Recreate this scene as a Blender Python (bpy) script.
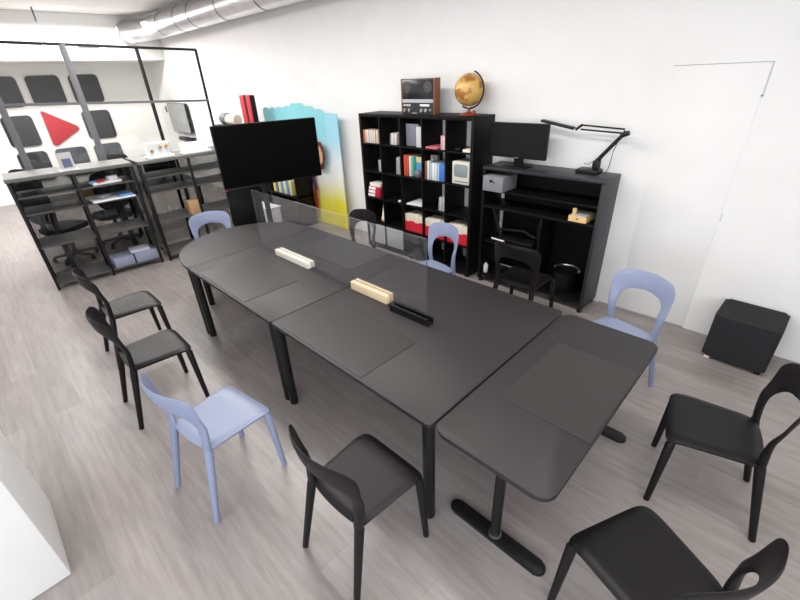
import bpy, bmesh, math, random
from mathutils import Vector, Matrix
for o in list(bpy.data.objects): bpy.data.objects.remove(o, do_unlink=True)
SC = bpy.context.scene
COL = SC.collection
random.seed(7)
PI = math.pi

# ------------------------------------------------------------------ camera
def make_camera():
    yaw, pitch, roll = -0.79187, 0.498166, 0.046795
    cy, sy, cp, sp, cr, sr = math.cos(yaw), math.sin(yaw), math.cos(pitch), math.sin(pitch), math.cos(roll), math.sin(roll)
    fwd = Vector((sy*cp, cy*cp, -sp)); right = Vector((cy, -sy, 0)); down = fwd.cross(right)
    r2 = cr*right + sr*down; d2 = -sr*right + cr*down
    m = Matrix((( r2.x, -d2.x, -fwd.x, 4.47712), (r2.y, -d2.y, -fwd.y, -4.20523), (r2.z, -d2.z, -fwd.z, 2.22005), (0, 0, 0, 1)))
    cd = bpy.data.cameras.new('camera'); cd.sensor_fit = 'HORIZONTAL'; cd.sensor_width = 36; cd.lens = 410.776/800*36
    cd.clip_start = .02
    c = bpy.data.objects.new('camera', cd); COL.objects.link(c); c.matrix_world = m
    SC.camera = c
make_camera()

# ------------------------------------------------------------------ world, lights, exposure
w = bpy.data.worlds.new('world'); SC.world = w; w.use_nodes = True
w.node_tree.nodes['Background'].inputs[0].default_value = (.9, .95, 1, 1)
w.node_tree.nodes['Background'].inputs[1].default_value = .3
SC.view_settings.view_transform = 'Standard'; SC.view_settings.look = 'None'
SC.view_settings.gamma = 1; SC.view_settings.use_curve_mapping = False
SC.view_settings.exposure = 0.0
def area(name, loc, rot, sx, sy, energy, col=(1, 1, 1)):
    l = bpy.data.lights.new(name, 'AREA'); l.shape = 'RECTANGLE'; l.size = sx; l.size_y = sy; l.energy = energy; l.color = col
    o = bpy.data.objects.new(name, l); COL.objects.link(o); o.location = loc; o.rotation_euler = rot
area('ceiling_strip_light', (-0.1, -2.3, 3.3), (0, 0, 0), 5.5, .5, 145, (1, .965, .935))
area('ceiling_strip_light', (4.4, -2.6, 3.3), (0, 0, 0), 2.2, .5, 45, (1, .965, .94))
area('office_strip_light', (-6.4, -2.2, 3.42), (0, 0, 0), .25, 4.0, 235, (1, .975, .98))
area('office_strip_light', (-4.0, -3.6, 3.42), (0, 0, 0), .6, 4.0, 180, (1, .975, .98))
area('window_daylight', (3.5, -7.3, 1.8), (PI/2, 0, 0), 5.5, 1.8, 150, (.88, .92, 1))
area('window_daylight', (6.5, -5.3, 1.9), (PI/2, 0, PI/2), 3.4, 1.8, 85, (.86, .92, 1))

# ------------------------------------------------------------------ materials
def mat(name, col, rough=.5, metal=0, noise=0, nscale=20, stretch=None, spec=.5, bump=0):
    m = bpy.data.materials.new(name); m.use_nodes = True
    nt = m.node_tree; b = nt.nodes['Principled BSDF']
    b.inputs['Roughness'].default_value = rough; b.inputs['Metallic'].default_value = metal
    b.inputs['Specular IOR Level'].default_value = spec
    c = (*col, 1)
    tc = nt.nodes.new('ShaderNodeTexCoord'); mp = nt.nodes.new('ShaderNodeMapping')
    if stretch: mp.inputs['Scale'].default_value = stretch
    nz = nt.nodes.new('ShaderNodeTexNoise'); nz.inputs['Scale'].default_value = nscale; nz.inputs['Detail'].default_value = 4
    nt.links.new(tc.outputs['Object'], mp.inputs[0]); nt.links.new(mp.outputs[0], nz.inputs['Vector'])
    rp = nt.nodes.new('ShaderNodeValToRGB')
    n = max(noise, .02)
    rp.color_ramp.elements[0].position = .3; rp.color_ramp.elements[1].position = .7
    rp.color_ramp.elements[0].color = tuple(max(0, v*(1-n)) for v in col)+(1,)
    rp.color_ramp.elements[1].color = tuple(min(1, v*(1+n)) for v in col)+(1,)
    nt.links.new(nz.outputs[0], rp.inputs[0]); nt.links.new(rp.outputs[0], b.inputs['Base Color'])
    if bump:
        bp = nt.nodes.new('ShaderNodeBump'); bp.inputs['Strength'].default_value = bump; bp.inputs['Distance'].default_value = .004
        nt.links.new(nz.outputs[0], bp.inputs['Height']); nt.links.new(bp.outputs[0], b.inputs['Normal'])
    return m
def glass_mat(name, tint, rough=.02, refl=1.0, veil=0):
    m = bpy.data.materials.new(name); m.use_nodes = True
    nt = m.node_tree; nt.nodes.remove(nt.nodes['Principled BSDF'])
    out = nt.nodes['Material Output']
    tr = nt.nodes.new('ShaderNodeBsdfTransparent'); tr.inputs[0].default_value = (*tint, 1)
    gl = nt.nodes.new('ShaderNodeBsdfGlossy'); gl.inputs['Roughness'].default_value = rough; gl.inputs[0].default_value = (refl, refl, refl, 1)
    fr = nt.nodes.new('ShaderNodeFresnel'); ge = nt.nodes.new('ShaderNodeNewGeometry')
    ma = nt.nodes.new('ShaderNodeMath'); ma.operation = 'MULTIPLY_ADD'; ma.inputs[1].default_value = 1/1.45-1.45; ma.inputs[2].default_value = 1.45
    nt.links.new(ge.outputs['Backfacing'], ma.inputs[0]); nt.links.new(ma.outputs[0], fr.inputs[0])
    mx = nt.nodes.new('ShaderNodeMixShader')
    nt.links.new(fr.outputs[0], mx.inputs[0]); nt.links.new(tr.outputs[0], mx.inputs[1]); nt.links.new(gl.outputs[0], mx.inputs[2])
    nt.links.new(mx.outputs[0], out.inputs[0])
    if veil:  # pale diffuse mix, imitates the milky reflection of the white room on the sheet
        df = nt.nodes.new('ShaderNodeBsdfDiffuse'); df.inputs[0].default_value = (.8, .82, .85, 1)
        m2 = nt.nodes.new('ShaderNodeMixShader'); m2.inputs[0].default_value = veil
        nt.links.new(mx.outputs[0], m2.inputs[1]); nt.links.new(df.outputs[0], m2.inputs[2]); nt.links.new(m2.outputs[0], out.inputs[0])
    return m
def floor_mat():
    m = bpy.data.materials.new('grey_wood_floor'); m.use_nodes = True
    nt = m.node_tree; b = nt.nodes['Principled BSDF']; N = nt.nodes.new; L = nt.links.new
    tc = N('ShaderNodeTexCoord')
    br = N('ShaderNodeTexBrick'); br.offset = .37; br.inputs['Scale'].default_value = 1
    br.inputs['Brick Width'].default_value = 1.25; br.inputs['Row Height'].default_value = .185
    br.inputs['Mortar Size'].default_value = .0012; br.inputs['Bias'].default_value = 0
    br.inputs['Color1'].default_value = (.27, .24, .228, 1); br.inputs['Color2'].default_value = (.325, .292, .278, 1); br.inputs['Mortar'].default_value = (.25, .22, .21, 1)
    L(tc.outputs['Object'], br.inputs['Vector'])
    mp = N('ShaderNodeMapping'); mp.inputs['Scale'].default_value = (1.3, 13, 1)
    nz = N('ShaderNodeTexNoise'); nz.inputs['Scale'].default_value = 2.0; nz.inputs['Detail'].default_value = 7; nz.inputs['Roughness'].default_value = .65
    L(tc.outputs['Object'], mp.inputs[0]); L(mp.outputs[0], nz.inputs['Vector'])
    rp = N('ShaderNodeValToRGB'); rp.color_ramp.elements[0].position = .28; rp.color_ramp.elements[1].position = .72
    rp.color_ramp.elements[0].color = (.76, .745, .735, 1); rp.color_ramp.elements[1].color = (1.14, 1.14, 1.14, 1)
    L(nz.outputs[0], rp.inputs[0])
    mx = N('ShaderNodeMix'); mx.data_type = 'RGBA'; mx.blend_type = 'MULTIPLY'; mx.inputs[0].default_value = 1
    L(br.outputs['Color'], mx.inputs[6]); L(rp.outputs[0], mx.inputs[7]); L(mx.outputs[2], b.inputs['Base Color'])
    b.inputs['Roughness'].default_value = .38; b.inputs['Specular IOR Level'].default_value = .5
    return m
def gradient_mat(name, stops, z0, z1):
    m = bpy.data.materials.new(name); m.use_nodes = True
    nt = m.node_tree; b = nt.nodes['Principled BSDF']; N = nt.nodes.new; L = nt.links.new
    tc = N('ShaderNodeTexCoord'); sx = N('ShaderNodeSeparateXYZ'); mr = N('ShaderNodeMapRange')
    mr.inputs[1].default_value = z0; mr.inputs[2].default_value = z1
    rp = N('ShaderNodeValToRGB'); els = rp.color_ramp.elements
    while len(els) < len(stops): els.new(.5)
    for e, (p, c) in zip(els, stops): e.position = p; e.color = (*c, 1)
    L(tc.outputs['Object'], sx.inputs[0]); L(sx.outputs[2], mr.inputs[0]); L(mr.outputs[0], rp.inputs[0]); L(rp.outputs[0], b.inputs['Base Color'])
    b.inputs['Roughness'].default_value = .6
    return m
def globe_mat():
    m = bpy.data.materials.new('antique_globe_print'); m.use_nodes = True
    nt = m.node_tree; b = nt.nodes['Principled BSDF']; N = nt.nodes.new; L = nt.links.new
    tc = N('ShaderNodeTexCoord'); nz = N('ShaderNodeTexNoise'); nz.inputs['Scale'].default_value = 9; nz.inputs['Detail'].default_value = 6
    rp = N('ShaderNodeValToRGB'); rp.color_ramp.elements[0].position = .50; rp.color_ramp.elements[1].position = .57
    rp.color_ramp.elements[0].color = (.62, .37, .10, 1); rp.color_ramp.elements[1].color = (.33, .14, .035, 1)
    L(tc.outputs['Object'], nz.inputs['Vector']); L(nz.outputs[0], rp.inputs[0]); L(rp.outputs[0], b.inputs['Base Color'])
    b.inputs['Roughness'].default_value = .3
    return m
M = {}
M['wall'] = mat('white_wall_paint', (.80, .795, .78), .8, noise=.015, nscale=3)
M['ceil'] = mat('white_ceiling_paint', (.80, .79, .76), .85, noise=.015, nscale=3)
M['floor'] = floor_mat()
M['dark_gap'] = mat('dark_gap', (.35, .35, .35), .8)
M['black_plastic'] = mat('black_moulded_plastic', (.007, .006, .0068), .42, noise=.06, spec=.24, nscale=60)
M['blue_plastic'] = mat('pale_blue_moulded_plastic', (.225, .258, .375), .40, noise=.03, nscale=60)
M['table'] = mat('black_brown_table_laminate', (.0215, .018, .0192), .5, noise=.08, nscale=6, stretch=(1, 14, 1), spec=.38)
M['pad'] = mat('dark_grey_desk_pad', (.0265, .022, .0225), .46, noise=.06, nscale=30)
M['black_metal'] = mat('black_powder_coated_metal', (.008, .008, .0085), .45, noise=.08, nscale=40, spec=.3)
M['black_wood'] = mat('black_brown_wood_veneer', (.004, .0036, .0036), .5, noise=.2, nscale=8, stretch=(12, 12, 1), spec=.16)
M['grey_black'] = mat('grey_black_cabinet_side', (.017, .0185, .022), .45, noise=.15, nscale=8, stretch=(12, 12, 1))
M['grey_shelf'] = mat('dark_grey_steel_shelf', (.062, .059, .058), .5, noise=.05)
M['grey_top'] = mat('grey_laminate_shelf_top', (.125, .123, .112), .5, noise=.05)
M['grey_post'] = mat('grey_steel_post', (.13, .13, .14), .5, noise=.04)
M['screen'] = mat('black_glossy_screen', (.002, .002, .0022), .3, noise=.02, spec=.05)
M['monitor'] = mat('matte_black_screen', (.007, .007, .0075), .45, spec=.2)
M['grey_screen'] = mat('grey_switched_off_screen', (.25, .26, .26), .2)
M['panel'] = mat('charcoal_acoustic_felt', (.022, .023, .028), .8, noise=.15, nscale=120)
M['panel_grey'] = mat('slate_grey_acoustic_felt', (.060, .068, .082), .8, noise=.15, nscale=120)
M['red'] = mat('red_felt', (.44, .008, .02), .7, noise=.08, nscale=60)
M['red_plastic'] = mat('red_lacquer', (.58, .02, .03), .4)
M['red_board'] = mat('red_cardboard', (.62, .012, .03), .55, noise=.06)
M['crimson'] = mat('crimson_board', (.42, .012, .03), .5)
M['cream'] = mat('cream_paper', (.72, .66, .54), .7, noise=.04, nscale=30)
M['white'] = mat('white_paper', (.80, .80, .80), .6, noise=.02)
M['offwhite_wood'] = mat('white_stained_wood', (.80, .75, .62), .6, noise=.04, nscale=10, stretch=(1, 10, 10))
M['pine'] = mat('pale_pine_wood', (.76, .58, .38), .55, noise=.1, nscale=10, stretch=(1, 12, 12))
M['box_wood'] = mat('light_ply_wood', (.72, .48, .20), .55, noise=.1, nscale=14)
M['brown_wood'] = mat('walnut_brown_wood', (.20, .07, .035), .45, noise=.2, nscale=10, stretch=(10, 10, 1))
M['mahogany'] = mat('mahogany_red_wood', (.22, .04, .02), .35, noise=.2, nscale=20)
M['silver'] = mat('brushed_silver_metal', (.60, .60, .62), .3, metal=1)
M['duct'] = mat('galvanised_duct_steel', (.62, .62, .63), .28, metal=1, noise=.08, nscale=5)
M['chrome'] = mat('bright_chrome', (.75, .75, .75), .15, metal=1)
M['grey_box'] = mat('grey_cardboard', (.20, .20, .215), .7, noise=.04)
M['grey_insert'] = mat('grey_drawer_front', (.36, .365, .375), .55, noise=.03)
M['beige'] = mat('beige_computer_plastic', (.60, .57, .49), .5)
M['crt'] = mat('grey_green_tube_glass', (.22, .27, .27), .15)
M['card'] = mat('tan_cardboard', (.48, .29, .14), .75, noise=.08)
M['fabric'] = mat('black_stretch_cloth', (.010, .010, .012), .9, noise=.2, nscale=80, bump=.2)
M['globe'] = globe_mat()
M['lav'] = mat('lavender_grey_box', (.26, .28, .38), .6, noise=.05)
M['clear'] = glass_mat('clear_acrylic', (.93, .95, .95))
M['smoke'] = glass_mat('smoked_clear_acrylic', (.95, .955, .965), .03, veil=.022)
M['pane'] = glass_mat('clear_partition_glass', (.93, .94, .92), .02)
M['dark_pane'] = glass_mat('grey_tinted_glass', (.5, .5, .5), .02)
M['led'] = mat('red_indicator_light', (.8, .02, .02), .4)
M['mural'] = gradient_mat('sky_to_yellow_print', [(0, (.80, .70, .02)), (.22, (.82, .74, .06)), (.42, (.80, .80, .72)), (.56, (.74, .80, .84)), (.74, (.36, .66, .80)), (1, (.28, .62, .72))], 0, 1.9)
M['cloud'] = gradient_mat('turquoise_cloud_print', [(0, (.80, .72, .03)), (.22, (.82, .76, .10)), (.40, (.78, .80, .74)), (.60, (.50, .74, .80)), (.8, (.25, .62, .70)), (1, (.22, .60, .66))], 0, 1.9)
M['hair'] = mat('dark_red_brown_print', (.13, .02, .012), .6)
M['skin'] = mat('pale_tan_print', (.62, .42, .25), .6)
M['purple'] = mat('purple_print', (.10, .03, .13), .6)
_cm = {}
def cmat(c, rough=.55):
    k = tuple(round(v, 3) for v in c)
    if k not in _cm: _cm[k] = mat('printed_card', c, rough, noise=.03)
    return _cm[k]

# ------------------------------------------------------------------ mesh builder
class MB:
    def __init__(s): s.bm = bmesh.new()
    def box(s, x0, x1, y0, y1, z0, z1, bev=0, seg=2, mtx=None):
        r = bmesh.ops.create_cube(s.bm, size=1)
        vs = r['verts']
        for v in vs: v.co = Vector(((x0+x1)/2+v.co.x*(x1-x0), (y0+y1)/2+v.co.y*(y1-y0), (z0+z1)/2+v.co.z*(z1-z0)))
        if bev:
            es = list({e for v in vs for e in v.link_edges})
            n0 = set(s.bm.verts)-set(vs)
            bmesh.ops.bevel(s.bm, geom=es, offset=bev, segments=seg, affect='EDGES', profile=.5)
            vs = [v for v in s.bm.verts if v not in n0]
        if mtx is not None: bmesh.ops.transform(s.bm, matrix=mtx, verts=vs)
        return s
    def sweep(s, pts, rad, n=10, flat=None, cap=True):
        """round or oval tube along pts; rad = number or list; flat = (width factor, side vector)"""
        P = [Vector(p) for p in pts]; R = rad if isinstance(rad, (list, tuple)) else [rad]*len(P)
        rings = []; prev = None
        for i, p in enumerate(P):
            t = (P[min(i+1, len(P)-1)]-P[max(i-1, 0)]).normalized()
            if prev is None:
                a = Vector((0, 0, 1)) if abs(t.z) < .9 else Vector((1, 0, 0))
                u = t.cross(a).normalized()
            else:
                u = (prev-t*prev.dot(t)).normalized()
            prev = u; v = t.cross(u)
            rings.append([s.bm.verts.new(p+(u*math.cos(2*PI*k/n)+v*math.sin(2*PI*k/n))*R[i]) for k in range(n)])
        for a, b in zip(rings, rings[1:]):
            for k in range(n): s.bm.faces.new((a[k], a[(k+1) % n], b[(k+1) % n], b[k]))
        if cap: s.bm.faces.new(rings[0][::-1]); s.bm.faces.new(rings[-1])
        return s
    def lathe(s, prof, c=(0, 0, 0), n=32, axis='z'):
        rings = []
        for r, h in prof:
            ring = []
            for k in range(n):
                a = 2*PI*k/n; q = (r*math.cos(a), r*math.sin(a), h)
                if axis == 'y': q = (q[0], q[2], q[1])
                if axis == 'x': q = (q[2], q[0], q[1])
                ring.append(s.bm.verts.new(Vector(c)+Vector(q)))
            rings.append(ring)
        for a, b in zip(rings, rings[1:]):
            for k in range(n): s.bm.faces.new((a[k], a[(k+1) % n], b[(k+1) % n], b[k]))
        s.bm.faces.new(rings[0][::-1]); s.bm.faces.new(rings[-1])
        return s
    def prism(s, outline, a0, a1, axis='z', bev=0, seg=2):
        """extrude a 2D outline; axis z: (x,y); axis y: (x,z); axis x: (y,z)"""
        def P(q, a): return {'z': (q[0], q[1], a), 'y': (q[0], a, q[1]), 'x': (a, q[0], q[1])}[axis]
        n0 = set(s.bm.verts)
        A = [s.bm.verts.new(P(q, a0)) for q in outline]; B = [s.bm.verts.new(P(q, a1)) for q in outline]
        n = len(A)
        f0 = s.bm.faces.new(A[::-1]); f1 = s.bm.faces.new(B)
        for k in range(n): s.bm.faces.new((A[k], A[(k+1) % n], B[(k+1) % n], B[k]))
        if bev: bmesh.ops.bevel(s.bm, geom=list(f0.edges)+list(f1.edges), offset=bev, segments=seg, affect='EDGES', profile=.5)
        return s
    def sphere(s, c, r, u=24, v=14, sc=(1, 1, 1)):
        bmesh.ops.create_uvsphere(s.bm, u_segments=u, v_segments=v, radius=r, matrix=Matrix.Translation(c) @ Matrix.Diagonal((*sc, 1)))
        return s
    def xf(s, m): bmesh.ops.transform(s.bm, matrix=m, verts=s.bm.verts); return s
    def build(s, name, m, parent=None, smooth=35):
        bmesh.ops.recalc_face_normals(s.bm, faces=s.bm.faces)
        if smooth:
            for f in s.bm.faces: f.smooth = True
            lim = math.radians(smooth)
            for e in s.bm.edges:
                if len(e.link_faces) != 2 or e.calc_face_angle(0) > lim: e.smooth = False
        me = bpy.data.meshes.new(name); s.bm.to_mesh(me); s.bm.free(); me.materials.append(m)
        o = bpy.data.objects.new(name, me); COL.objects.link(o)
        if parent: o.parent = parent
        return o
def rrect(x0, x1, y0, y1, r, n=6):
    if not isinstance(r, (list, tuple)): r = [r]*4
    out = []
    for (cx, cy, a0, rr) in ((x1-r[0], y1-r[0], 0, r[0]), (x0+r[1], y1-r[1], 90, r[1]), (x0+r[2], y0+r[2], 180, r[2]), (x1-r[3], y0+r[3], 270, r[3])):
        for k in range(n+1):
            a = math.radians(a0+90*k/n); out.append((cx+rr*math.cos(a), cy+rr*math.sin(a)))
    return out
def tag(o, label, cat, group=None):
    o['label'] = label; o['category'] = cat
    if group: o['group'] = group
    return o
def thing(name, label, cat, loc=(0, 0, 0), rz=0, group=None):
    o = bpy.data.objects.new(name, None); COL.objects.link(o); o.empty_display_size = .1
    o.location = loc; o.rotation_euler = (0, 0, rz)
    return tag(o, label, cat, group)
def struct(o): o['kind'] = 'structure'; return o
def place(o, loc, rz=0): o.location = loc; o.rotation_euler = (0, 0, rz); return o
def copy_thing(root, loc, rz=0, label=None, group=None):
    r = root.copy(); COL.objects.link(r); r.location = loc; r.rotation_euler = (0, 0, rz)
    if label: r['label'] = label
    if group: r['group'] = group
    for ch in list(root.children):
        c = ch.copy(); COL.objects.link(c); c.parent = r
        for g in list(ch.children):
            d = g.copy(); COL.objects.link(d); d.parent = c
    return r
ORD = ['first', 'second', 'third', 'fourth', 'fifth', 'sixth', 'seventh', 'eighth', 'ninth', 'tenth', 'eleventh', 'twelfth', 'thirteenth', 'fourteenth', 'fifteenth', 'sixteenth', 'seventeenth', 'eighteenth']

# ------------------------------------------------------------------ room shell
XL, XR, YB, ZC = -8.5, 6.6, -7.5, 3.62
struct(MB().box(XL-.1, XR+.1, YB-.1, .1, -.12, 0).build('floor', M['floor'], smooth=0))
struct(MB().box(XL-.1, XR+.1, YB-.1, .1, ZC, ZC+.1).build('ceiling', M['ceil'], smooth=0))
struct(MB().box(XL-.1, XR+.1, 0, .1, 0, ZC).build('wall_back', M['wall'], smooth=0))
struct(MB().box(XL-.1, XL, YB, 0, 0, ZC).build('wall_left', M['wall'], smooth=0))
struct(MB().box(XR, XR+.1, YB, 0, 0, ZC).build('wall_right', M['wall'], smooth=0))
struct(MB().box(XL-.1, XR+.1, YB-.1, YB, 0, ZC).build('wall_front', M['wall'], smooth=0))
struct(MB().box(XL, -7.27, YB, 0, 2.785, ZC, bev=.01).build('wall_bulkhead', M['wall']))
struct(MB().box(1.71, 2.34, -5.4, -4.6, 0, ZC, bev=.012).build('wall_pillar', M['wall']))
# flush door painted like the wall
d = struct(MB().box(3.435, 4.04, -.004, -.0005, .018, 2.2, bev=.0015).build('door_1', M['wall']))
for bx in ((3.43, 4.055, -.0025, -.0003, 2.203, 2.207), (4.048, 4.052, -.0025, -.0003, 1.99, 2.203), (4.0475, 4.0505, -.0025, -.0003, 1.05, 1.12), (3.25, 4.04, -.004, -.0003, .004, .014)):
    MB().box(*bx).build('door_gap', M['dark_gap'], d, smooth=0)
MB().sweep([(4.045, -.004, 1.99), (4.045, -.014, 1.99)], .006, 12).build('latch_pin', M['grey_post'], d)

# ------------------------------------------------------------------ ventilation duct
t = thing('ventilation_duct', 'round galvanised steel ventilation duct running under the ceiling along the back wall', 'duct', (-7.2, -.34, 3.33))
MB().sweep([(-.06, -.29, -.03), (.06, -.24, -.02), (.25, -.13, -.01), (.55, -.03, 0), (1.0, 0, 0), (4, 0, .01), (12, 0, .03)], .205, 40).build('pipe', M['duct'], t, 60)
MB().lathe([(.205, 0), (.245, 0), (.245, .03), (.205, .03)], (-.068, -.29, -.03), 40, 'x').build('wall_flange', M['duct'], t)
for x in (.85, 1.45, 2.35, 3.0, 4.1, 5.3, 6.6, 8.0):
    MB().lathe([(.206, -.012), (.2105, -.008), (.2105, .008), (.206, .012)], (x, 0, 0.003*x*.8), 40, 'x').build('seam_ring', M['grey_post'], t)
for x in (1.2, 4.6):
    MB().box(x-.012, x+.012, -.004, .004, .205, .29).build('hanger_strap', M['silver'], t, 0)

# ------------------------------------------------------------------ felt panels on the far office wall
def far_panel(y0, y1, z0, z1, m, label, name='acoustic_panel'):
    c = ((y0+y1)/2, (z0+z1)/2)
    o = MB().prism(rrect(y0-c[0], y1-c[0], z0-c[1], z1-c[1], .085), 0, .035, 'x', bev=.006).build(name, m)
    place(o, (XL+.002, c[0], c[1])); return tag(o, label, 'wall panel', 'rounded felt panels on the far office wall')
cols = [(-3.31, -2.755), (-2.60, -1.98), (-1.81, -1.22)]
rows = [(1.97, 2.565), (1.165, 1.80), (.40, 1.045)]
nm_r = ['top row', 'middle row', 'bottom row']; nm_c = ['left column', 'centre column', 'right column']
for r, (z0, z1) in enumerate(rows):
    for c, (y0, y1) in enumerate(cols):
        if r == 1 and c == 1: continue
        mm = M['panel_grey'] if (r == 2 and c > 0) else M['panel']
        cn = 'slate grey' if (r == 2 and c > 0) else 'black'
        far_panel(y0, y1, z0, z1, mm, f'{cn} rounded square felt panel on the far office wall, {nm_r[r]}, {nm_c[c]}')
tri = [(-2.56, 1.85), (-2.52, 1.86), (-1.97, 1.50), (-1.95, 1.45), (-1.97, 1.41), (-2.47, 1.13), (-2.53, 1.12), (-2.57, 1.15)]
o = MB().prism([(y+2.26, z-1.48) for y, z in tri], 0, .04, 'x', bev=.008).build('triangle_panel', M['red'])
tag(place(o, (XL+.002, -2.26, 1.48)), 'red triangle panel pointing right, amid the black felt panels on the far wall', 'wall panel')

# wall screen on the back wall of the office
t = thing('wall_monitor', 'grey switched-off flat monitor hung on the white wall behind the glass partition', 'monitor', (-7.14, -.012, 1.54), math.radians(0))
MB().box(-.57, .57, -.085, -.02, -.33, .33, bev=.01).build('casing', M['black_metal'], t)
MB().box(-.56, .55, -.090, -.085, -.32, .32).build('display', M['grey_screen'], t, 0)
MB().box(-.15, .15, -.02, .01, -.1, .1).build('wall_bracket', M['black_metal'], t, 0)
o = MB().box(-.42, .42, -.06, .06, -.04, .04, bev=.012).build('sound_bar', M['black_plastic'])
tag(place(o, (-7.02, -.064, 1.06)), 'small black sound bar on the wall below the grey monitor', 'speaker')
o = MB().box(-.05, .05, -.012, 0, -.07, .07, bev=.004).build('light_switch', M['grey_top'])
tag(place(o, (-8.1, -.001, 1.72)), 'small pale wall switch left of the grey wall monitor', 'switch')

# ------------------------------------------------------------------ glass partition behind the metal shelves
PXX = -2.58
t = thing('glass_partition', 'black framed glass partition wall with grey posts behind the open metal shelves', 'partition', (PXX, -2.4, 0))
yy = lambda y: y+2.4
for (y, wd, mt, ztop) in ((-3.65, .034, 'grey_post', 2.765), (-2.835, .034, 'grey_post', 2.735), (-2.01, .022, 'black_metal', 2.71), (-1.215, .018, 'black_metal', 2.69)):
    MB().box(-wd*.6, wd*.6, yy(y)-wd, yy(y)+wd, 0, ztop, bev=.004).build('post', M[mt], t)
zr = lambda y, zl, zr_: zl+(zr_-zl)*(y+3.65)/2.435
for nm, zl, zrr, mt in (('top_rail', 2.755, 2.685, 'black_metal'), ('middle_rail', 2.115, 2.015, 'grey_post')):
    MB().prism([(yy(-3.65), zl-.015), (yy(-1.215), zrr-.015), (yy(-1.215), zrr+.015), (yy(-3.65), zl+.015)], -.018, .018, 'x').build(nm, M[mt], t, 0)
for (a, b) in ((-3.61, -2.875), (-2.795, -2.035), (-1.985, -1.24)):
    MB().prism([(yy(a), zr(a, 2.13, 2.03)), (yy(b), zr(b, 2.13, 2.03)), (yy(b), zr(b, 2.74, 2.67)), (yy(a), zr(a, 2.74, 2.67))], -.004, .004, 'x').build('upper_pane', M['pane'], t, 0)
    MB().prism([(yy(a), .05), (yy(b), .05), (yy(b), zr(b, 2.10, 2.0)), (yy(a), zr(a, 2.10, 2.0))], -.004, .004, 'x').build('lower_pane', M['pane'], t, 0)
t = thing('pendant_lamp', 'long white pendant lamp hanging on a thin rod in the office beyond the partition', 'lamp', (-6.75, -2.28, 2.97))
MB().sweep([(0, 0, .06), (0, 0, ZC-2.972)], .014, 8).build('hanging_rod', M['grey_post'], t)
MB().prism([(-.09, 0), (.09, 0), (.03, .06), (-.03, .06)], -.06, .50, 'y', bev=.006).build('lamp_body', M['white'], t)
for y0 in (.505, .70): MB().box(-.05, .05, y0, y0+.17, .0, .115, bev=.008).build('end_housing', M['grey_post'], t)

# ------------------------------------------------------------------ open metal shelving units
def metal_shelf(name, label, loc, rz):
    t = thing(name, label, 'shelf', loc, rz, 'open black metal shelving units')
    L, D = 1.225, .50           # local: x along the front, y depth (behind), origin front left foot
    for x in (0, L/2, L):
        for y in (0, D):
            MB().box(x-.016, x+.016, y-.016, y+.016, 0, 1.345, bev=.003).build('upright', M['black_metal'], t)
    MB().box(-.025, L+.025, -.025, D+.05, 1.346, 1.388, bev=.004).build('top_board', M['grey_top'], t)
    for z in (1.165, .968, .565, .075):
        for x0, x1 in ((.018, L/2-.018), (L/2+.018, L-.018)):
            MB().box(x0, x1, -.012, D, z-.014, z+.004, bev=.002).build('shelf_board', M['grey_shelf'], t)
    for x in (L+.014, -.014):
        MB().box(x-.003, x+.003, .017, D-.017, .08, 1.34).build('side_panel', M['dark_pane'], t, 0)
    MB().box(.017, L-.017, D+.017, D+.021, .06, 1.34).build('back_pane', M['dark_pane'], t, 0)
    return t
aA = math.atan2(1.223, .091); S1 = (-1.969, -3.939, 0)
# local +x runs along the front line, local +y must point away from the camera (-x world)
metal_shelf('metal_shelving_unit', 'black open metal shelving unit with grey top at the far left of the room', S1, aA)
aB = math.radians(88.5); S2 = (-1.842, -2.615, 0)
metal_shelf('metal_shelving_unit', 'black open metal shelving unit right beside the leftmost one, next to the big television', S2, aB)
def on(S, a, x, y, z): return (S[0]+x*math.cos(a)-y*math.sin(a), S[1]+x*math.sin(a)+y*math.cos(a), z)
ZT = 1.389
t = thing('sign_holder', 'small clear sign holder with blue leaflet on the left shelving unit top', 'sign', on(S1, aA, .60, .06, ZT), aA+.15)
MB().box(-.10, .10, -.05, .09, 0, .006).build('foot', M['white'], t, 0)
MB().box(-.075, .075, .012, .020, .006, .20).build('card', cmat((.5, .5, .48)), t, 0)
MB().box(-.04, .05, .007, .0118, .03, .13).build('picture', cmat((.11, .13, .24)), t, 0)
t = thing('acrylic_display', 'clear acrylic display box with white base on the second shelving unit', 'display', on(S2, aB, .30, .10, ZT), aB)
MB().box(-.17, .17, -.08, .08, 0, .03, bev=.004).build('base', M['white'], t)
MB().box(-.15, .15, .02, .03, .03, .20).build('back_sheet', M['white'], t, 0)
MB().box(-.15, .15, -.06, -.054, .03, .18).build('front_sheet', M['clear'], t, 0)
for (x, z) in ((-.08, .09), (.03, .13)): MB().sphere((x, -.01, z), .022, 12, 8).build('figurine', M['card'], t)
MB().sphere((.11, -.01, .14), .022, 12, 8).build('knob', cmat((.7, .35, .02)), t)
t = thing('white_tablet_stand', 'white tablet on a low stand at the right end of the second shelving unit', 'tablet', on(S2, aB, .78, .12, ZT), aB)
MB().box(-.20, .20, -.10, .05, 0, .025, bev=.004).build('stand_base', M['white'], t)
MB().box(-.19, .19, -.01, .01, .025, .145, bev=.004, mtx=Matrix.Rotation(-.15, 4, 'X')).build('tablet_body', M['white'], t)
MB().box(-.17, .17, -.0135, -.0105, .04, .13, mtx=Matrix.Rotation(-.15, 4, 'X')).build('tablet_display', cmat((.70, .70, .72), .3), t, 0)
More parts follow.
